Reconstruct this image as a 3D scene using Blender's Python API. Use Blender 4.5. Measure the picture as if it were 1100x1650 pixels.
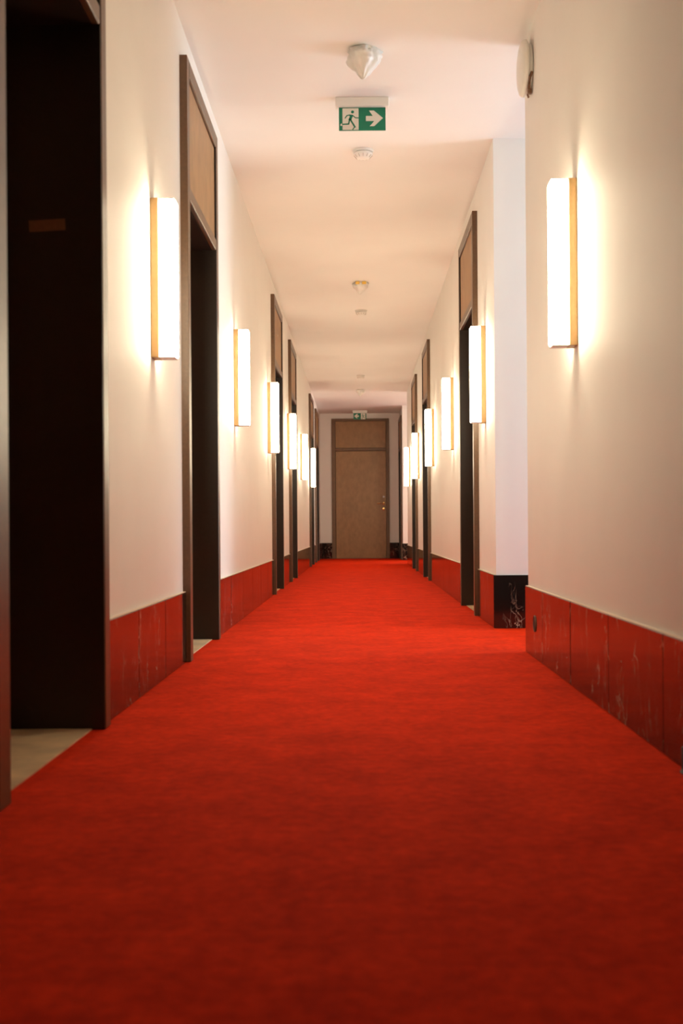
import bpy, bmesh, math, random
from mathutils import Vector, Matrix, noise as mnoise

for o in list(bpy.data.objects):
    bpy.data.objects.remove(o, do_unlink=True)
scene = bpy.context.scene
COL = scene.collection

# ------------------------------------------------------------------ camera
CAM_Z = 0.578
F_PX = 1900.0
cam_data = bpy.data.cameras.new('camera')
cam_data.sensor_fit = 'AUTO'
cam_data.sensor_width = 36.0
cam_data.lens = 36.0 * F_PX / 1650.0
cam_data.shift_x = -30.0 / 1650.0
cam_data.shift_y = 27.0 / 1650.0
cam_data.clip_start = 0.05
cam_data.clip_end = 100
cam_data.dof.use_dof = True
cam_data.dof.focus_distance = 9.0
cam_data.dof.aperture_fstop = 4.5
cam = bpy.data.objects.new('camera', cam_data)
COL.objects.link(cam)
cam.matrix_world = Matrix.Translation((0, 0, CAM_Z)) @ Matrix.Rotation(math.pi/2, 4, 'X') @ Matrix.Rotation(-0.007, 4, 'Z')
scene.camera = cam

# ------------------------------------------------------------------ world, daylight, exposure
world = bpy.data.worlds.new('world'); scene.world = world
world.use_nodes = True
bg = world.node_tree.nodes['Background']
bg.inputs['Color'].default_value = (0.80, 0.88, 1.0, 1)
bg.inputs['Strength'].default_value = 1.0

def window_light(name, x, y0, y1, z0, z1, power, color):
    d = bpy.data.lights.new(name, 'AREA'); d.shape = 'RECTANGLE'
    d.size = z1 - z0; d.size_y = y1 - y0
    d.energy = power; d.color = color
    o = bpy.data.objects.new(name, d); COL.objects.link(o)
    o.location = (x, (y0+y1)/2, (z0+z1)/2)
    o.rotation_euler = (0, math.pi/2, 0)      # shines towards -X, into the passage
    return o
window_light('window_daylight', 3.86, 5.56, 6.70, 0.30, 2.72, 106, (0.70, 0.93, 1.05))
window_light('far_window_daylight', 3.86, 19.5, 21.3, 0.30, 2.0, 70, (1.0, 0.93, 0.80))

LAMP_STRENGTH = 41.0
LAMP_COLOR = (1.0, 0.87, 0.61)
scene.view_settings.view_transform = 'Standard'
scene.view_settings.look = 'None'
scene.view_settings.gamma = 1.0
scene.view_settings.use_curve_mapping = False
scene.view_settings.exposure = 0.0

# ------------------------------------------------------------------ helpers
def add_box(bm, x0, x1, y0, y1, z0, z1, bevel=0.0, seg=1):
    x0, x1 = min(x0, x1), max(x0, x1); y0, y1 = min(y0, y1), max(y0, y1)
    vs = [bm.verts.new((x, y, z)) for x in (x0, x1) for y in (y0, y1) for z in (z0, z1)]
    idx = [(0,1,3,2), (4,6,7,5), (0,4,5,1), (2,3,7,6), (0,2,6,4), (1,5,7,3)]
    fs = [bm.faces.new([vs[i] for i in f]) for f in idx]
    if bevel:
        es = list({e for f in fs for e in f.edges})
        bmesh.ops.bevel(bm, geom=es, offset=bevel, segments=seg, affect='EDGES', profile=0.5, clamp_overlap=True)

def add_disc(bm, M, r, h, seg=32, r2=None, bevel=0.0):
    """Closed cylinder along local +Z from 0 to h, placed by matrix M."""
    r2 = r if r2 is None else r2
    prof = [(r, 0), (r2, h)]
    if bevel: prof = [(r, 0), (r2, h-bevel), (r2-bevel*0.3, h-bevel*0.3), (r2-bevel, h)]
    add_lathe(bm, M, prof, seg)

def add_lathe(bm, M, prof, seg=32):
    rings = []
    for (r, z) in prof:
        rings.append([bm.verts.new(M @ Vector((r*math.cos(2*math.pi*i/seg), r*math.sin(2*math.pi*i/seg), z))) for i in range(seg)])
    for a, b in zip(rings, rings[1:]):
        for i in range(seg):
            j = (i+1) % seg
            bm.faces.new((a[i], a[j], b[j], b[i]))
    bm.faces.new(list(reversed(rings[0]))); bm.faces.new(rings[-1])

def add_poly(bm, pts, z0, z1):
    """Prism over 2D points (counter or clockwise) between z0 and z1 in local space."""
    a = [bm.verts.new((x, y, z0)) for x, y in pts]; b = [bm.verts.new((x, y, z1)) for x, y in pts]
    n = len(pts)
    bm.faces.new(a); bm.faces.new(list(reversed(b)))
    for i in range(n):
        j = (i+1) % n
        bm.faces.new((a[i], b[i], b[j], a[j]))

def add_tube(bm, pts, r, seg=8):
    rings = []
    pts = [Vector(p) for p in pts]
    for k, p in enumerate(pts):
        t = (pts[min(k+1, len(pts)-1)] - pts[max(k-1, 0)]).normalized()
        up = Vector((0, 0, 1)) if abs(t.z) < 0.9 else Vector((1, 0, 0))
        u = t.cross(up).normalized(); v = t.cross(u)
        rr = r[k] if isinstance(r, (list, tuple)) else r
        rings.append([bm.verts.new(p + rr*(math.cos(2*math.pi*i/seg)*u + math.sin(2*math.pi*i/seg)*v)) for i in range(seg)])
    for a, b in zip(rings, rings[1:]):
        for i in range(seg):
            j = (i+1) % seg
            bm.faces.new((a[i], a[j], b[j], b[i]))
    bm.faces.new(rings[0]); bm.faces.new(list(reversed(rings[-1])))

def obj(name, bm, mat, parent=None, smooth=False):
    bmesh.ops.recalc_face_normals(bm, faces=bm.faces[:])
    me = bpy.data.meshes.new(name); bm.to_mesh(me); bm.free()
    if smooth:
        for p in me.polygons: p.use_smooth = True
        me.set_sharp_from_angle(angle=math.radians(35))
    me.materials.append(mat)
    o = bpy.data.objects.new(name, me); COL.objects.link(o)
    if parent: o.parent = parent
    return o

def box_obj(name, mat, parent, *dims, bevel=0.0, seg=1):
    bm = bmesh.new(); add_box(bm, *dims, bevel=bevel, seg=seg)
    return obj(name, bm, mat, parent)

def empty(name, loc=(0, 0, 0)):
    o = bpy.data.objects.new(name, None); COL.objects.link(o)
    o.location = loc; o.empty_display_size = 0.1
    return o

def tag(o, label, cat=None, group=None, kind=None):
    o['label'] = label
    if cat: o['category'] = cat
    if group: o['group'] = group
    if kind: o['kind'] = kind
    return o

def rehang(o, origin):
    """Move the mesh so that the object's origin is at origin, unchanged in the world."""
    o.data.transform(Matrix.Translation(-Vector(origin))); o.location = origin

def copy_tree(o, parent=None):
    c = o.copy(); COL.objects.link(c); c.parent = parent
    for ch in list(o.children):
        copy_tree(ch, c)
    return c

# ------------------------------------------------------------------ materials
def new_mat(name):
    m = bpy.data.materials.new(name); m.use_nodes = True
    nt = m.node_tree
    return m, nt, nt.nodes['Principled BSDF']

def N(nt, t, **kw):
    n = nt.nodes.new(t)
    for k, v in kw.items():
        if k in n.inputs: n.inputs[k].default_value = v
        else: setattr(n, k, v)
    return n

def simple(name, color, rough=0.5, metal=0.0, noise=0.0, scale=40, bump=0.0, bscale=200, ior=1.5, stretch=(1, 1, 1)):
    m, nt, p = new_mat(name)
    p.inputs['Roughness'].default_value = rough
    p.inputs['Metallic'].default_value = metal
    p.inputs['IOR'].default_value = ior
    geo = N(nt, 'ShaderNodeNewGeometry')
    mp = N(nt, 'ShaderNodeMapping'); mp.inputs['Scale'].default_value = stretch
    nt.links.new(geo.outputs['Position'], mp.inputs['Vector'])
    if noise:
        n = N(nt, 'ShaderNodeTexNoise', Scale=scale, Detail=5.0)
        nt.links.new(mp.outputs[0], n.inputs['Vector'])
        r = N(nt, 'ShaderNodeValToRGB')
        r.color_ramp.elements[0].position = 0.3; r.color_ramp.elements[1].position = 0.7
        r.color_ramp.elements[0].color = tuple(c*(1-noise) for c in color) + (1,)
        r.color_ramp.elements[1].color = tuple(min(1, c*(1+noise)) for c in color) + (1,)
        nt.links.new(n.outputs['Fac'], r.inputs[0]); nt.links.new(r.outputs[0], p.inputs['Base Color'])
    else:
        p.inputs['Base Color'].default_value = tuple(color) + (1,)
    if bump:
        n = N(nt, 'ShaderNodeTexNoise', Scale=bscale, Detail=3.0)
        nt.links.new(mp.outputs[0], n.inputs['Vector'])
        b = N(nt, 'ShaderNodeBump', Strength=bump, Distance=0.002)
        nt.links.new(n.outputs['Fac'], b.inputs['Height']); nt.links.new(b.outputs[0], p.inputs['Normal'])
    return m

M_wall = simple('painted_plaster', (0.83, 0.79, 0.75), 0.62, noise=0.015, scale=3, bump=0.12, bscale=160)
M_ceil = simple('ceiling_paint', (0.83, 0.80, 0.765), 0.7, noise=0.015, scale=2, bump=0.05, bscale=120)
M_frame = simple('bronze_brown_lacquer', (0.115, 0.057, 0.025), 0.36, noise=0.15, scale=60, ior=1.55)
M_shade_dark = simple('black_brown_shade', (0.020, 0.010, 0.005), 0.45, noise=0.15, scale=60)  # darker than the frame lacquer: shade of the deep recesses painted in
M_leaf = simple('brown_door_veneer', (0.31, 0.158, 0.057), 0.42, noise=0.14, scale=14, bump=0.08, bscale=300, stretch=(1, 1, 0.6))
M_endframe = simple('brown_door_frame_veneer', (0.15, 0.075, 0.029), 0.45, noise=0.12, scale=14)
M_edge_glint = simple('cream_edge_glint', (0.72, 0.58, 0.44), 0.4)  # pale lamp glint of the slab tops, put into a colour
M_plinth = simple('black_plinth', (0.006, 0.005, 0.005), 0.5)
M_rubber = simple('black_rubber', (0.008, 0.008, 0.008), 0.6)
M_brass = simple('brass', (0.80, 0.55, 0.22), 0.25, metal=1.0)
M_steel = simple('brushed_steel', (0.62, 0.58, 0.54), 0.3, metal=1.0)
M_lampbase = simple('champagne_metal', (0.46, 0.28, 0.115), 0.45, metal=0.25, noise=0.05, scale=80)
M_plastic = simple('white_plastic', (0.80, 0.77, 0.72), 0.4)
M_grey = simple('detector_slot_grey', (0.52, 0.46, 0.40), 0.6)
M_yellow = simple('yellow_dust_cap', (0.80, 0.52, 0.10), 0.5)
M_green = simple('sign_green', (0.002, 0.19, 0.105), 0.45)
M_signw = simple('sign_white', (0.78, 0.74, 0.66), 0.5)
M_tape = simple('masking_tape', (0.22, 0.10, 0.04), 0.7, noise=0.1, scale=60)
M_wire = simple('brown_wire', (0.16, 0.07, 0.03), 0.5)
M_stone = simple('travertine', (0.78, 0.58, 0.35), 0.45, noise=0.26, scale=7)

def carpet_mat():
    m, nt, p = new_mat('red_carpet')
    geo = N(nt, 'ShaderNodeNewGeometry')
    fine = N(nt, 'ShaderNodeTexNoise', Scale=420.0, Detail=2.0)
    mid = N(nt, 'ShaderNodeTexNoise', Scale=34.0, Detail=5.0, Roughness=0.6)
    big = N(nt, 'ShaderNodeTexNoise', Scale=6.0, Detail=5.0)
    for n in (fine, mid, big): nt.links.new(geo.outputs['Position'], n.inputs['Vector'])
    a = N(nt, 'ShaderNodeMath', operation='MULTIPLY'); a.inputs[1].default_value = 0.46
    nt.links.new(fine.outputs['Fac'], a.inputs[0])
    b = N(nt, 'ShaderNodeMath', operation='MULTIPLY_ADD'); b.inputs[1].default_value = 0.30
    nt.links.new(mid.outputs['Fac'], b.inputs[0]); nt.links.new(a.outputs[0], b.inputs[2])
    c = N(nt, 'ShaderNodeMath', operation='MULTIPLY_ADD'); c.inputs[1].default_value = 0.24
    nt.links.new(big.outputs['Fac'], c.inputs[0]); nt.links.new(b.outputs[0], c.inputs[2])
    r = N(nt, 'ShaderNodeValToRGB')
    r.color_ramp.elements[0].position = 0.36; r.color_ramp.elements[1].position = 0.64
    r.color_ramp.elements[0].color = (0.38, 0.0105, 0.0010, 1)
    r.color_ramp.elements[1].color = (0.92, 0.0400, 0.0035, 1)
    nt.links.new(c.outputs[0], r.inputs[0]); nt.links.new(r.outputs[0], p.inputs['Base Color'])
    p.inputs['Roughness'].default_value = 0.95
    p.inputs['Specular IOR Level'].default_value = 0.04
    p.inputs['Sheen Weight'].default_value = 0.06
    p.inputs['Sheen Roughness'].default_value = 0.3
    p.inputs['Sheen Tint'].default_value = (1.0, 0.08, 0.018, 1)
    bp = N(nt, 'ShaderNodeBump', Strength=0.55, Distance=0.004)
    nt.links.new(c.outputs[0], bp.inputs['Height']); nt.links.new(bp.outputs[0], p.inputs['Normal'])
    return m
M_carpet = carpet_mat()

def marble_mat():
    m, nt, p = new_mat('black_veined_marble')
    geo = N(nt, 'ShaderNodeNewGeometry')
    mp = N(nt, 'ShaderNodeMapping'); mp.inputs['Scale'].default_value = (2.6, 2.6, 1.3)
    mp.inputs['Location'].default_value = (3.1, 1.7, 0.4)
    mp.inputs['Rotation'].default_value = (0.25, 0.3, 0.0)
    nt.links.new(geo.outputs['Position'], mp.inputs['Vector'])
    n1 = N(nt, 'ShaderNodeTexNoise', Scale=2.6, Detail=4.0, Roughness=0.55, Distortion=0.9)
    n2 = N(nt, 'ShaderNodeTexNoise', Scale=3.4, Detail=2.0)
    n3 = N(nt, 'ShaderNodeTexNoise', Scale=7.0, Detail=4.0, Distortion=0.6)
    for n in (n1, n2, n3): nt.links.new(mp.outputs[0], n.inputs['Vector'])
    def ridge(src, width):
        s = N(nt, 'ShaderNodeMath', operation='SUBTRACT'); s.inputs[1].default_value = 0.5
        nt.links.new(src, s.inputs[0])
        ab = N(nt, 'ShaderNodeMath', operation='ABSOLUTE'); nt.links.new(s.outputs[0], ab.inputs[0])
        mr = N(nt, 'ShaderNodeMapRange', interpolation_type='SMOOTHSTEP')
        mr.inputs['From Min'].default_value = 0.0; mr.inputs['From Max'].default_value = width
        mr.inputs['To Min'].default_value = 1.0; mr.inputs['To Max'].default_value = 0.0
        nt.links.new(ab.outputs[0], mr.inputs['Value'])
        return mr.outputs[0]
    v1 = ridge(n1.outputs['Fac'], 0.016); v3 = ridge(n3.outputs['Fac'], 0.020)
    mk = N(nt, 'ShaderNodeMapRange', interpolation_type='SMOOTHSTEP')
    mk.inputs['From Min'].default_value = 0.44; mk.inputs['From Max'].default_value = 0.64
    nt.links.new(n2.outputs['Fac'], mk.inputs['Value'])
    a = N(nt, 'ShaderNodeMath', operation='MAXIMUM')
    h = N(nt, 'ShaderNodeMath', operation='MULTIPLY'); h.inputs[1].default_value = 0.6
    nt.links.new(v3, h.inputs[0]); nt.links.new(v1, a.inputs[0]); nt.links.new(h.outputs[0], a.inputs[1])
    b = N(nt, 'ShaderNodeMath', operation='MULTIPLY')
    nt.links.new(a.outputs[0], b.inputs[0]); nt.links.new(mk.outputs[0], b.inputs[1])
    mx = N(nt, 'ShaderNodeMix', data_type='RGBA')
    mx.inputs['A'].default_value = (0.012, 0.0085, 0.0070, 1); mx.inputs['B'].default_value = (0.42, 0.30, 0.22, 1)
    nt.links.new(b.outputs[0], mx.inputs['Factor']); nt.links.new(mx.outputs['Result'], p.inputs['Base Color'])
    p.inputs['Roughness'].default_value = 0.09
    p.inputs['IOR'].default_value = 1.65
    return m
M_marble = marble_mat()

def emit_mat():
    m, nt, p = new_mat('lit_opal_diffuser')
    p.inputs['Base Color'].default_value = (0.9, 0.87, 0.82, 1)
    p.inputs['Roughness'].default_value = 0.5
    p.inputs['Emission Color'].default_value = LAMP_COLOR + (1,)
    p.inputs['Emission Strength'].default_value = LAMP_STRENGTH
    return m
M_emit = emit_mat()

def film_mat():
    m, nt, p = new_mat('milky_plastic_film')
    p.inputs['Base Color'].default_value = (0.90, 0.87, 0.83, 1)
    p.inputs['Roughness'].default_value = 0.28
    p.inputs['Alpha'].default_value = 0.88
    return m
M_film = film_mat()

def glass_mat():
    m = bpy.data.materials.new('window_glass'); m.use_nodes = True
    nt = m.node_tree; nt.nodes.clear()
    o = N(nt, 'ShaderNodeOutputMaterial'); t = N(nt, 'ShaderNodeBsdfTransparent'); g = N(nt, 'ShaderNodeBsdfGlossy', Roughness=0.02)
    mx = N(nt, 'ShaderNodeMixShader'); mx.inputs[0].default_value = 0.07
    nt.links.new(t.outputs[0], mx.inputs[1]); nt.links.new(g.outputs[0], mx.inputs[2]); nt.links.new(mx.outputs[0], o.inputs[0])
    return m
M_glass = glass_mat()

# ------------------------------------------------------------------ the shell
XL, XR = -0.775, 0.780          # wall faces
TH = 0.30                       # wall thickness
H = CAM_Z + 2.240               # ceiling
Y0, YE = -1.5, 22.9             # corridor ends
ZF = 2.655                      # top of the door frames
BB = 0.306                      # baseboard height
PROUD = 0.033
DOORS_L = [(2.415, 3.49), (5.15, 6.26), (10.40, 11.50), (12.90, 14.00), (18.05, 19.20), (20.30, 21.50)]
DOORS_R = [(7.72, 8.82), (12.95, 14.05), (15.85, 16.95), (21.62, 22.74)]
PASS = [(5.483, 6.783), (19.30, 21.50)]
XW = 3.60                       # window wall at the end of the side passages

box_obj('floor', M_carpet, None, -1.5, 4.4, Y0-0.3, YE+0.3, -0.10, 0.0)
tag(bpy.data.objects['floor'], 'red pile carpet covering the whole corridor floor', kind='structure')
box_obj('ceiling', M_ceil, None, -1.5, 4.4, Y0-0.3, YE+0.3, H, H+0.10)
tag(bpy.data.objects['ceiling'], 'smooth cream ceiling above the corridor', kind='structure')

def wall_mesh(name, x0, x1, doors, gaps, label):
    bm = bmesh.new(); y = Y0
    ops = sorted([(a, b, True) for a, b in doors] + [(a, b, False) for a, b in gaps])
    for a, b, is_door in ops:
        if a > y: add_box(bm, x0, x1, y, a, 0, H)
        if is_door: add_box(bm, x0, x1, a, b, ZF, H)
        y = b
    add_box(bm, x0, x1, y, YE, 0, H)
    o = obj(name, bm, M_wall); tag(o, label, kind='structure')
    return o
wall_mesh('wall_left', XL-TH, XL, DOORS_L, [], 'long cream plaster wall on the left with six doorways')
wall_mesh('wall_right', XR, XR+TH, DOORS_R, PASS, 'long cream plaster wall on the right broken by two side passages')
EX0, EX1, EZ = -0.545, 0.573, 2.715
bm = bmesh.new()
add_box(bm, XL-TH, EX0, YE, YE+0.25, 0, H); add_box(bm, EX1, 1.4, YE, YE+0.25, 0, H); add_box(bm, EX0, EX1, YE, YE+0.25, EZ, H)
tag(obj('wall_end', bm, M_wall), 'short cream wall around the brown door at the far end', kind='structure')
bm = bmesh.new(); add_box(bm, XL-TH, XR+TH, Y0-0.2, Y0, 0, H)  # out of view; kept dark so little light bounces onto the foreground
tag(obj('wall_back', bm, M_shade_dark), 'unseen wall closing the corridor behind the viewer, darkened to cut bounced light', kind='structure')

PASSNAMES = ['near', 'far']
for k, (a, b) in enumerate(PASS):
    # the passage walls run on from the returns of the corridor wall to the window
    tag(box_obj('wall_passage', M_wall, None, XR+TH, 4.2, a-0.2, a, 0, H), 'wall on the near side of the %s side passage' % PASSNAMES[k], kind='structure')
    tag(box_obj('wall_passage', M_wall, None, XR+TH, 4.2, b, b+(0.2 if k == 0 else 0.1), 0, H), 'daylit white wall on the far side of the %s side passage' % PASSNAMES[k], kind='structure')
    wz0, wz1 = 0.30, H - 0.06
    bm = bmesh.new()
    add_box(bm, XW, XW+0.18, a, b, 0, wz0); add_box(bm, XW, XW+0.18, a, b, wz1, H)
    add_box(bm, XW, XW+0.18, a, a+0.06, wz0, wz1); add_box(bm, XW, XW+0.18, b-0.06, b, wz0, wz1)
    tag(obj('wall_window', bm, M_wall), 'wall around the window of the %s side passage' % PASSNAMES[k], kind='structure')
    w = empty('window_%d' % (k+1), (XW+0.06, (a+b)/2, wz0)); tag(w, 'tall window at the end of the %s side passage' % PASSNAMES[k], kind='structure')
    hw = (b-a)/2 - 0.06
    bm = bmesh.new()
    for (y0, y1, z0, z1) in [(-hw, -hw+0.04, 0, wz1-wz0), (hw-0.04, hw, 0, wz1-wz0), (-hw+0.04, hw-0.04, 0, 0.04), (-hw+0.04, hw-0.04, wz1-wz0-0.04, wz1-wz0), (-0.02, 0.02, 0.04, wz1-wz0-0.04)]:
        add_box(bm, 0, 0.06, y0, y1, z0, z1)
    obj('window_frame', bm, M_plastic, w)
    for s in (-1, 1):
        box_obj('pane', M_glass, w, 0.025, 0.031, min(s*0.02, s*(hw-0.04)), max(s*0.02, s*(hw-0.04)), 0.04, wz1-wz0-0.04)

# ------------------------------------------------------------------ baseboards of polished marble slabs
def slabs_y(parent, side, y0, y1, cuts=None):
    """slabs along a corridor wall; side -1 left, +1 right"""
    xw = XR if side > 0 else XL
    if cuts is None:
        n = max(1, round((y1-y0)/0.65)); cuts = [y0 + (y1-y0)*i/n for i in range(1, n)]
    ys = [y0] + sorted(c for c in cuts if y0 < c < y1) + [y1]
    for a, b in zip(ys, ys[1:]):
        j = random.uniform(0, 0.0012)
        box_obj('marble_slab', M_marble, parent, xw, xw - side*(0.0135+j), a+0.0026, b-0.0026, 0.001, BB, bevel=0.0016)
    xb = xw - side*0.006
    box_obj('setting_bed', M_plinth, parent, min(xw, xb), max(xw, xb), y0+0.001, y1-0.001, 0.001, BB-0.002)
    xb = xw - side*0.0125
    box_obj('painted_edge_glint', M_edge_glint, parent, min(xw, xb), max(xw, xb), y0, y1, BB, BB+0.0035, bevel=0.001)  # added strip, painted as the lit top edge of the slabs
def slabs_x(parent, yw, d, x0, x1):
    n = max(1, round((x1-x0)/0.65))
    for i in range(n):
        a = x0+(x1-x0)*i/n; b = x0+(x1-x0)*(i+1)/n
        box_obj('marble_slab', M_marble, parent, a+0.0009, b-0.0009, yw, yw+d*0.0145, 0.001, BB, bevel=0.0016)

random.seed(4)
bl = empty('baseboard_left'); tag(bl, 'tall polished black marble baseboard along the left wall', kind='structure')
y = Y0
for a, b in DOORS_L + [(YE, YE)]:
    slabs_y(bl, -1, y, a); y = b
br = empty('baseboard_right'); tag(br, 'tall polished black marble baseboard along the right wall', kind='structure')
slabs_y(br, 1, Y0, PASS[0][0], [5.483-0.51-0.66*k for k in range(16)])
y = PASS[0][1]
for a, b in sorted(DOORS_R + [PASS[1]]) + [(YE, YE)]:
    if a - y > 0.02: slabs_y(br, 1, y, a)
    y = b
be = empty('baseboard_end'); tag(be, 'black marble baseboard either side of the far door', kind='structure')
slabs_x(be, YE, -1, XL+0.016, EX0); slabs_x(be, YE, -1, EX1, XR-0.016)
for k, (a, b) in enumerate(PASS):
    bp_ = empty('baseboard_passage'); tag(bp_, 'white-veined black marble baseboard in the %s side passage' % PASSNAMES[k], kind='structure')
    slabs_x(bp_, b, -1, XR-0.0135, XW); slabs_x(bp_, a, 1, XR-0.0135, XW)

# ------------------------------------------------------------------ doors in the long walls
MB = 0.078                       # width of a frame member
def side_door(n, side, y0, y1, label, near=None):
    near = MB if near is None else near
    xw = XR if side > 0 else XL
    root = empty('door_%d' % n, (xw, (y0+y1)/2, 0)); tag(root, label, kind='structure')
    def bx(name, mat, d0, d1, a, b, z0, z1, bevel=0.0, parent=None):
        """d = distance out of the wall face into the corridor (negative: into the wall)"""
        x0, x1 = -side*d0, -side*d1
        yc = (y0+y1)/2
        return box_obj(name, mat, parent or root, min(x0, x1), max(x0, x1), a-yc, b-yc, z0, z1, bevel=bevel)
    zr = 2.045                   # underside of the transom
    ya, yb = y0+near, y1-MB*0.9
    bx('casing', M_frame, PROUD, -0.010, y0, ya-0.007, 0.002, ZF, 0.002)
    bx('casing', M_frame, PROUD, -0.010, yb+0.007, y1, 0.002, ZF, 0.002)
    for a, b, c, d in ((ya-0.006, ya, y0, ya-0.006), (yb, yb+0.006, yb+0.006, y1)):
        bm = bmesh.new(); yc = (y0+y1)/2          # lining with recess shade in its colour: thin tongue up to the front, full width inside the wall
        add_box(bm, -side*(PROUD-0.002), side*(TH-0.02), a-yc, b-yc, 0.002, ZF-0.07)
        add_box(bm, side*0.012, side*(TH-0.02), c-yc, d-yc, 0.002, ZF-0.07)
        obj('jamb', bm, M_shade_dark, root)['label'] = 'lining of the door recess, shade painted into its dark colour'
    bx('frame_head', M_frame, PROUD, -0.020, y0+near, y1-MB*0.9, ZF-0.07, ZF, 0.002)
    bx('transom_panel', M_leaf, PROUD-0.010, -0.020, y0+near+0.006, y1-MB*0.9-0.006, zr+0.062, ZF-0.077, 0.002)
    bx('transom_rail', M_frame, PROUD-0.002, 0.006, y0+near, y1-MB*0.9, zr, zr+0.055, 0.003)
    bx('soffit', M_shade_dark, -0.022, -TH+0.02, ya, yb, zr, ZF-0.07)  # same painted recess shade under the transom
    bx('soffit', M_shade_dark, 0.004, -0.022, ya, yb, zr, zr+0.05)
    st = bx('threshold', M_stone, -0.006, -TH+0.055, y0+near, y1-MB*0.9, 0.0, 0.004)
    st['label'] = 'beige travertine threshold'
    lf = bx('door_leaf', M_leaf, -TH+0.045, -TH, y0+near+0.003, y1-MB*0.9-0.003, 0.006, zr-0.004, 0.002)
    bx('leak_blocker', M_plinth, -TH-0.002, -TH-0.02, y0, y1, 0.0, ZF)  # added unseen panel, stops outside light leaking round the leaf and transom
    # lever handle on the leaf, at the near edge
    bm = bmesh.new()
    X = side*(TH-0.045); yc = (y0+y1)/2; hy = (y0+near+0.08)-yc
    Mx = Matrix.Translation((X, hy, 1.07)) @ Matrix.Rotation(-side*math.pi/2, 4, 'Y')
    add_disc(bm, Mx, 0.025, 0.008, 24, bevel=0.002)
    add_tube(bm, [(X, hy, 1.07), (X-side*0.045, hy, 1.07), (X-side*0.052, hy+0.01, 1.07), (X-side*0.052, hy+0.12, 1.07)], 0.009, 10)
    h = obj('handle', bm, M_brass, lf, smooth=True); h['label'] = 'brass lever handle'
    return root

dl = ['first dark doorway on the left, nearest, cut by the frame edge', 'second doorway on the left, beyond the nearest left lamp',
      'third doorway on the left, beside the third lamp', 'fourth doorway on the left, beside the fourth lamp',
      'fifth doorway on the left, beside the farthest left lamp', 'last doorway on the left, next to the end wall']
n = 1
for k, (a, b) in enumerate(DOORS_L):
    d = side_door(n, -1, a, b, dl[k], near=0.085 if k == 0 else None)
    if k == 0: first_door = d
    n += 1
dr = ['first doorway on the right, just past the daylit passage', 'second doorway on the right, beside the third right lamp',
      'third doorway on the right, beside the fifth right lamp', 'last doorway on the right, beyond the far side passage']
for k, (a, b) in enumerate(DOORS_R):
    side_door(n, 1, a, b, dr[k]); n += 1

# tape strip on the far jamb of the first doorway
bm = bmesh.new()
add_box(bm, -0.0525, 0.0525, -0.0008, 0.0, -0.0165, 0.0165)
tp = obj('tape_strip', bm, M_tape)
tp.location = (-0.901, 3.49-MB*0.9-0.0004, CAM_Z+0.886); tp.rotation_euler = (0, math.radians(-3.0), 0)
tag(tp, 'short brown strip of tape stuck on the black jamb of the nearest doorway', 'tape')

# ------------------------------------------------------------------ the door at the far end
ed = empty('door_%d' % n, ((EX0+EX1)/2, YE, 0)); tag(ed, 'closed brown door with brass handle at the far end of the corridor', kind='structure')
hw = (EX1-EX0)/2; FR = -0.03
box_obj('jamb', M_endframe, ed, -hw, -hw+0.075, FR, 0.14, 0.0, EZ, bevel=0.002)
box_obj('jamb', M_endframe, ed, hw-0.06, hw, FR, 0.14, 0.0, EZ, bevel=0.002)
box_obj('frame_head', M_endframe, ed, -hw+0.075, hw-0.06, FR, 0.14, EZ-0.045, EZ, bevel=0.002)
LX0, LX1 = -hw+0.079, hw-0.064
box_obj('transom_panel', M_leaf, ed, LX0, LX1, FR+0.012, 0.10, 2.150, EZ-0.049, bevel=0.002)
box_obj('transom_rail', M_endframe, ed, -hw+0.075, hw-0.06, FR+0.004, 0.12, 2.092, 2.146, bevel=0.003)
leaf = box_obj('door_leaf', M_leaf, ed, LX0, LX1, FR+0.014, 0.06, 0.010, 2.086, bevel=0.003)
box_obj('leak_blocker', M_plinth, ed, -hw, hw, 0.142, 0.16, 0.0, EZ)  # added behind the door to keep outside light out of the gaps
box_obj('threshold', M_endframe, ed, -hw+0.075, hw-0.06, FR+0.016, 0.14, 0.0, 0.009)
yl = FR+0.014; hx = 0.463-(EX0+EX1)/2
R90 = Matrix.Rotation(math.pi/2, 4, 'X')
def disc_at(z, r, h, mat, name, label):
    bm = bmesh.new(); add_disc(bm, Matrix.Translation((hx, yl, z)) @ R90, r, h, 24, bevel=0.003)
    o = obj(name, bm, mat, leaf, smooth=True); o['label'] = label
disc_at(1.195, 0.019, 0.012, M_steel, 'upper_lock', 'small steel lock above the handle')
disc_at(0.962, 0.026, 0.012, M_brass, 'lock_cylinder', 'round brass keyhole rosette below the handle')
bm = bmesh.new()
add_disc(bm, Matrix.Translation((hx, yl, 1.070)) @ R90, 0.027, 0.010, 24, bevel=0.002)
add_tube(bm, [(hx, yl, 1.07), (hx, yl-0.05, 1.07), (hx-0.012, yl-0.056, 1.07), (hx-0.13, yl-0.056, 1.07)], 0.010, 10)
obj('handle', bm, M_brass, leaf, smooth=True)['label'] = 'brass lever handle'

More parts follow.
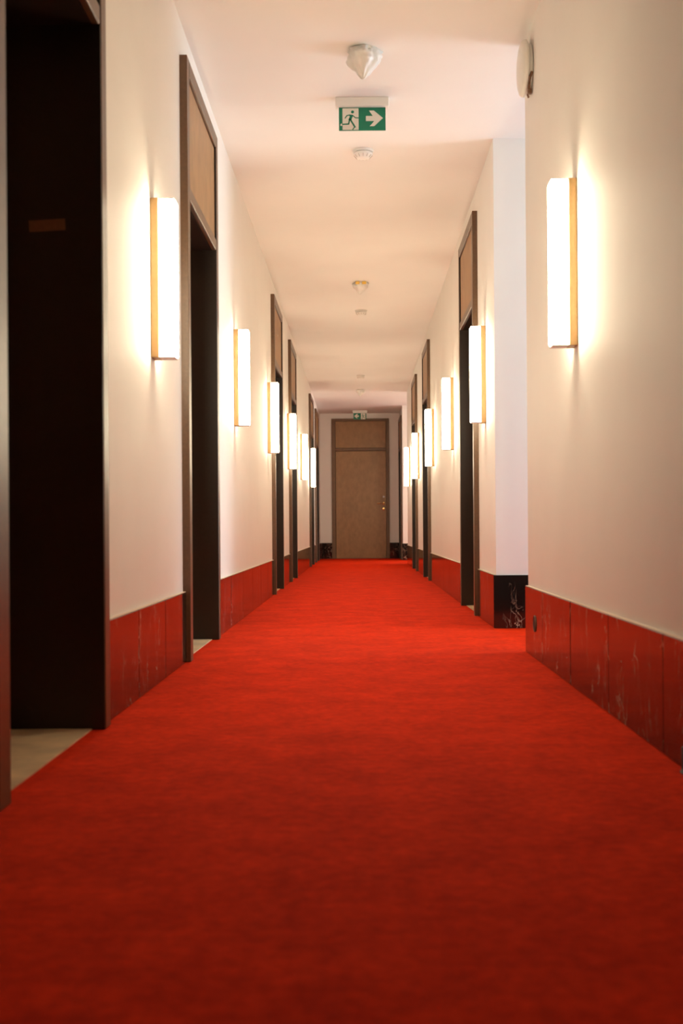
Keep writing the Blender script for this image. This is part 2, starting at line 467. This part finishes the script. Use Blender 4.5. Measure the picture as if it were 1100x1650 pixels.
# ------------------------------------------------------------------ wall lamps
LW, LH, LD = 0.078, 0.596, 0.094
LB = 0.030
LZ = 1.222
def make_lamp():
    root = empty('wall_lamp')
    # local: wall plane x = 0, lamp grows towards +x, base at z = 0
    bm = bmesh.new(); add_box(bm, 0.0, LB, -LW/2-0.001, LW/2+0.001, 0.0, LH, bevel=0.0015); obj('base_plate', bm, M_lampbase, root)
    bm = bmesh.new(); add_box(bm, LB, LD, -LW/2+0.001, LW/2-0.001, 0.0035, LH-0.0035, bevel=0.010, seg=4)
    obj('diffuser', bm, M_emit, root, smooth=True)
    for z0, z1 in ((0.0, 0.0035), (LH-0.0035, LH)):
        bm = bmesh.new(); add_box(bm, LB, LD-0.003, -LW/2+0.002, LW/2-0.002, z0, z1, bevel=0.001)
        obj('end_cap', bm, M_plastic, root)
    return root
lamp0 = make_lamp()
LAMPS_L = [(4.435, 'glowing tube lamp nearest on the left wall, before the second doorway'),
           (7.33, 'second glowing lamp on the left wall, just past the second doorway'),
           (9.97, 'third glowing lamp on the left wall, in front of the third doorway'),
           (12.65, 'fourth glowing lamp on the left wall, in front of the fourth doorway'),
           (15.40, 'fifth glowing lamp on the left wall, alone between two doorways'),
           (18.12, 'farthest glowing lamp on the left wall, near the end door')]
LAMPS_R = [(4.235, 'largest glowing tube lamp on the right wall, below the round siren'),
           (7.29, 'second glowing lamp on the right wall, overlapping the first right doorway'),
           (9.77, 'third glowing lamp on the right wall, clear of any doorway'),
           (12.33, 'fourth glowing lamp on the right wall, in front of the second right doorway'),
           (15.38, 'fifth glowing lamp on the right wall, in front of the third right doorway'),
           (18.15, 'farthest glowing lamp on the right wall, before the far passage')]
first = True
for side, lst in ((-1, LAMPS_L), (1, LAMPS_R)):
    for yy, lab in lst:
        l = lamp0 if first else copy_tree(lamp0); first = False
        l.location = (XL if side < 0 else XR, yy, LZ + (0.004 if side > 0 else 0))
        l.rotation_euler = (0, 0, 0 if side < 0 else math.pi)
        tag(l, lab, 'wall lamp', 'vertical wall lamps along the %s wall' % ('left' if side < 0 else 'right'))

l = copy_tree(lamp0); l.location = (1.45, PASS[1][0], LZ); l.rotation_euler = (0, 0, math.pi/2)  # added lamp, hidden from the camera, to brighten the end wall
tag(l, 'added unseen wall lamp in the far side passage, brightening the end wall', 'wall lamp')

# ------------------------------------------------------------------ exit signs
def make_sign(flip, loc, label, w=0.243):
    root = empty('exit_sign', loc); tag(root, label, 'exit sign', 'green exit signs under the ceiling')
    s = w/735.0; f = -1 if flip else 1
    def P(x, y): return (f*(x-532.5)*s, -(y-240)*s)          # sign pixels -> metres, top edge of plate at 0
    zt = -0.048                                             # plate hangs below the housing
    def panel(name, polys, d0, d1, mat, parent):
        bm = bmesh.new()
        for pts in polys: add_poly(bm, [P(*q) for q in pts], d0, d1)
        # local xy -> world xz, depth towards the viewer (-Y)
        bmesh.ops.transform(bm, matrix=Matrix(((1,0,0,0),(0,0,-1,0),(0,1,0,zt),(0,0,0,1))), verts=bm.verts[:])
        return obj(name, bm, mat, parent)
    bm = bmesh.new(); add_box(bm, -0.139, 0.139, -0.028, 0.028, -0.048, 0.0, bevel=0.004, seg=2)
    obj('housing', bm, M_plastic, root)
    plate = panel('sign_plate', [[(165,240),(900,240),(900,600),(165,600)]], -0.004, 0.004, M_green, root)
    plate['label'] = 'green plate with running man and arrow'
    panel('door_symbol', [[(222,252),(475,252),(475,592),(222,592)]], 0.004, 0.0046, M_signw, plate)
    panel('arrow_symbol', [[(640,290),(715,290),(858,408),(720,535),(650,535),(722,455),(590,455),(590,375),(700,375)]], 0.004, 0.0052, M_signw, plate)
    man = []
    def stroke(pts, wd):
        for (x0, y0), (x1, y1) in zip(pts, pts[1:]):
            L = math.hypot(x1-x0, y1-y0); nx, ny = -(y1-y0)/L*wd/2, (x1-x0)/L*wd/2
            ex, ey = (x1-x0)/L*wd*0.3, (y1-y0)/L*wd*0.3
            man.append([(x0-ex+nx, y0-ey+ny), (x1+ex+nx, y1+ey+ny), (x1+ex-nx, y1+ey-ny), (x0-ex-nx, y0-ey-ny)])
    man.append([(380+24*math.cos(t*math.pi/8), 310+24*math.sin(t*math.pi/8)) for t in range(16)])
    man.append([(325,348),(390,358),(378,395),(358,440),(312,435),(335,385)])
    stroke([(340,358),(292,366),(262,408)], 16); stroke([(378,362),(425,402),(478,405)], 16)
    stroke([(332,430),(318,500),(222,504)], 21); stroke([(342,425),(418,548)], 25); stroke([(412,548),(382,586)], 16)
    panel('running_man_symbol', man, 0.0046, 0.0052, M_green, plate)
    panel('foot_symbol', [[(222,492),(200,490),(186,512),(196,532),(212,524),(222,515)]], 0.004, 0.0046, M_signw, plate)
    return root
make_sign(False, (0.026, 6.14, H), 'large green exit sign with white arrow pointing right, hung from the ceiling')
make_sign(True, (0.010, 22.35, H), 'small green exit sign with left arrow, above the far door')

# ------------------------------------------------------------------ ceiling detectors
def detector_parts(root, r=0.058):
    Mdn = Matrix.Rotation(math.pi, 4, 'X')
    bm = bmesh.new(); add_disc(bm, Mdn, r, 0.014, 36, bevel=0.003); obj('detector_base', bm, M_plastic, root, smooth=True)
    bm = bmesh.new()
    add_lathe(bm, Mdn, [(r*0.80, 0.014), (r*0.92, 0.020), (r*0.90, 0.030), (r*0.62, 0.046), (r*0.30, 0.050)], 36)
    head = obj('detector_head', bm, M_plastic, root, smooth=True)
    bm = bmesh.new()
    for i in range(12):
        t = 2*math.pi*i/12
        c, s_ = math.cos(t), math.sin(t)
        vs = []
        add_tube(bm, [(c*r*0.88, s_*r*0.88, -0.032), (c*r*0.66, s_*r*0.66, -0.0455)], 0.0022, 5)
    obj('slot', bm, M_grey, head)
def bag_mesh(r, L, seed, rim=0.015):
    """crumpled film bag hanging to an off-centre point"""
    random.seed(seed); bm = bmesh.new(); seg = 40; rings = []
    prof = [(0.0, 0.85), (0.07, 0.98), (0.14, 0.92), (0.21, 1.0), (0.28, 0.96), (0.36, 0.90), (0.43, 0.86), (0.50, 0.76), (0.57, 0.68), (0.64, 0.58), (0.72, 0.47), (0.80, 0.36), (0.88, 0.25), (0.95, 0.15), (1.0, 0.05)]
    for z, rr in prof:
        ring = []
        for i in range(seg):
            t = 2*math.pi*i/seg
            v = Vector((math.cos(t)*2.2, math.sin(t)*2.2, z*3.0+seed))
            cr = mnoise.noise(v*0.9)*0.34 + (0.30-abs(mnoise.noise(v*2.3)))*0.30 + 0.10*mnoise.noise(v*5.0) + 0.07*math.sin(7*t+z*9+5*mnoise.noise(v))*(1-z*0.5)
            q = r*rr*(1+cr*(0.25 if z == 0 else 1.0))
            ring.append(bm.verts.new((math.cos(t)*q - 0.10*r*z, math.sin(t)*q, -z*L*(1+0.10*mnoise.noise(v*1.7)) if z else 0.0)))
        rings.append(ring)
    for a, b in zip(rings, rings[1:]):
        for i in range(seg):
            j = (i+1) % seg; bm.faces.new((a[i], a[j], b[j], b[i]))
    bm.faces.new(rings[-1])
    return bm
def smoke_detector(loc, label, bag=0, yellow=False, r=0.058):
    root = empty('smoke_detector', loc); tag(root, label, 'smoke detector', 'smoke detectors on the corridor ceiling')
    detector_parts(root, r)
    if bag:
        b = obj('plastic_bag', bag_mesh(r*1.22, bag, loc[1]), M_film, root, smooth=False)
        for p in b.data.polygons: p.use_smooth = True
        b['label'] = 'crumpled milky plastic bag over the detector'
    if yellow:
        for s in (-1, 1):
            bm = bmesh.new(); add_box(bm, s*0.012, s*0.048, -r-0.030, -r-0.012, -0.026, -0.002, bevel=0.003)
            obj('dust_cap_tab', bm, M_yellow, root)['label'] = 'yellow tab of the dust cap'
    return root
smoke_detector((0.036, 5.52, H), 'ceiling detector wrapped in a crumpled hanging plastic bag, nearest the viewer', bag=0.135, r=0.063)
smoke_detector((0.033, 6.98, H), 'bare white ceiling detector just behind the large exit sign', r=0.062)
smoke_detector((0.022, 10.75, H), 'bagged ceiling detector with yellow tabs, halfway down the corridor', bag=0.10, yellow=True, r=0.058)
smoke_detector((0.026, 12.1, H), 'bare ceiling detector just beyond the yellow-tabbed one', r=0.062)
smoke_detector((0.024, 17.2, H), 'bare ceiling detector, farther one before the distant bagged one', r=0.060)
smoke_detector((0.026, 19.0, H), 'distant ceiling detector in a plastic bag, nearest the far exit sign', bag=0.11, r=0.056)

# ------------------------------------------------------------------ round siren on the right wall
root = empty('alarm_siren', (XR, 5.305, 2.643)); tag(root, 'round cream siren disc high on the right wall with loose wires', 'alarm siren')
Mw = Matrix.Rotation(-math.pi/2, 4, 'Y')
bm = bmesh.new(); add_lathe(bm, Mw, [(0.098, 0), (0.104, 0.004), (0.104, 0.016), (0.100, 0.018)], 48); obj('back_plate', bm, M_plastic, root, smooth=True)
bm = bmesh.new(); add_lathe(bm, Mw, [(0.112, 0.018), (0.122, 0.024), (0.123, 0.032), (0.116, 0.042), (0.095, 0.050), (0.055, 0.056), (0.015, 0.058)], 48)
obj('cover', bm, M_plastic, root, smooth=True)
bm = bmesh.new()
pts = [(-0.004, -0.03, -0.105), (-0.014, -0.055, -0.118), (-0.018, -0.085, -0.100), (-0.014, -0.095, -0.070), (-0.006, -0.092, -0.050)]
add_tube(bm, pts, 0.0062, 8)
add_tube(bm, [(-0.010, -0.055, -0.120), (-0.020, -0.045, -0.135), (-0.014, -0.030, -0.140)], 0.0050, 8)
obj('loose_wire', bm, M_wire, root, smooth=True)['label'] = 'short brown loose wires below the disc'
bm = bmesh.new(); add_box(bm, -0.022, -0.004, -0.072, -0.050, -0.136, -0.116, bevel=0.002); obj('wire_connector', bm, M_wire, root)

# ------------------------------------------------------------------ outlet in the right baseboard, door stop
root = empty('cable_outlet', (XR-0.0145, 5.19, 0.155)); tag(root, 'small round dark outlet with brass rim in the right baseboard near the corner', 'outlet')
bm = bmesh.new()
seg = 32; Mo = Matrix.Rotation(-math.pi/2, 4, 'Y')
prof = [(0.036, 0.0), (0.036, 0.003), (0.033, 0.004), (0.032, 0.001)]
rings = [[bm.verts.new(Mo @ Vector((r*math.cos(2*math.pi*i/seg), r*math.sin(2*math.pi*i/seg), z))) for i in range(seg)] for r, z in prof]
for a, b in zip(rings, rings[1:]+rings[:1]):
    for i in range(seg):
        j = (i+1) % seg; bm.faces.new((a[i], a[j], b[j], b[i]))
obj('rim', bm, M_wire, root, smooth=True)
bm = bmesh.new(); add_disc(bm, Mo, 0.0322, 0.0012, 32); obj('cover_disc', bm, M_rubber, root)

root = empty('door_stop', (0.757, 2.66, 0)); tag(root, 'small black door stop on the carpet at the right picture edge', 'door stop')
bm = bmesh.new(); add_box(bm, -0.012, 0.0, -0.08, 0.105, 0.0, 0.008, bevel=0.002); obj('foot', bm, M_rubber, root)
bm = bmesh.new(); add_box(bm, -0.010, 0.0, -0.075, 0.10, 0.008, 0.064, bevel=0.003, seg=2); obj('buffer', bm, M_rubber, root)
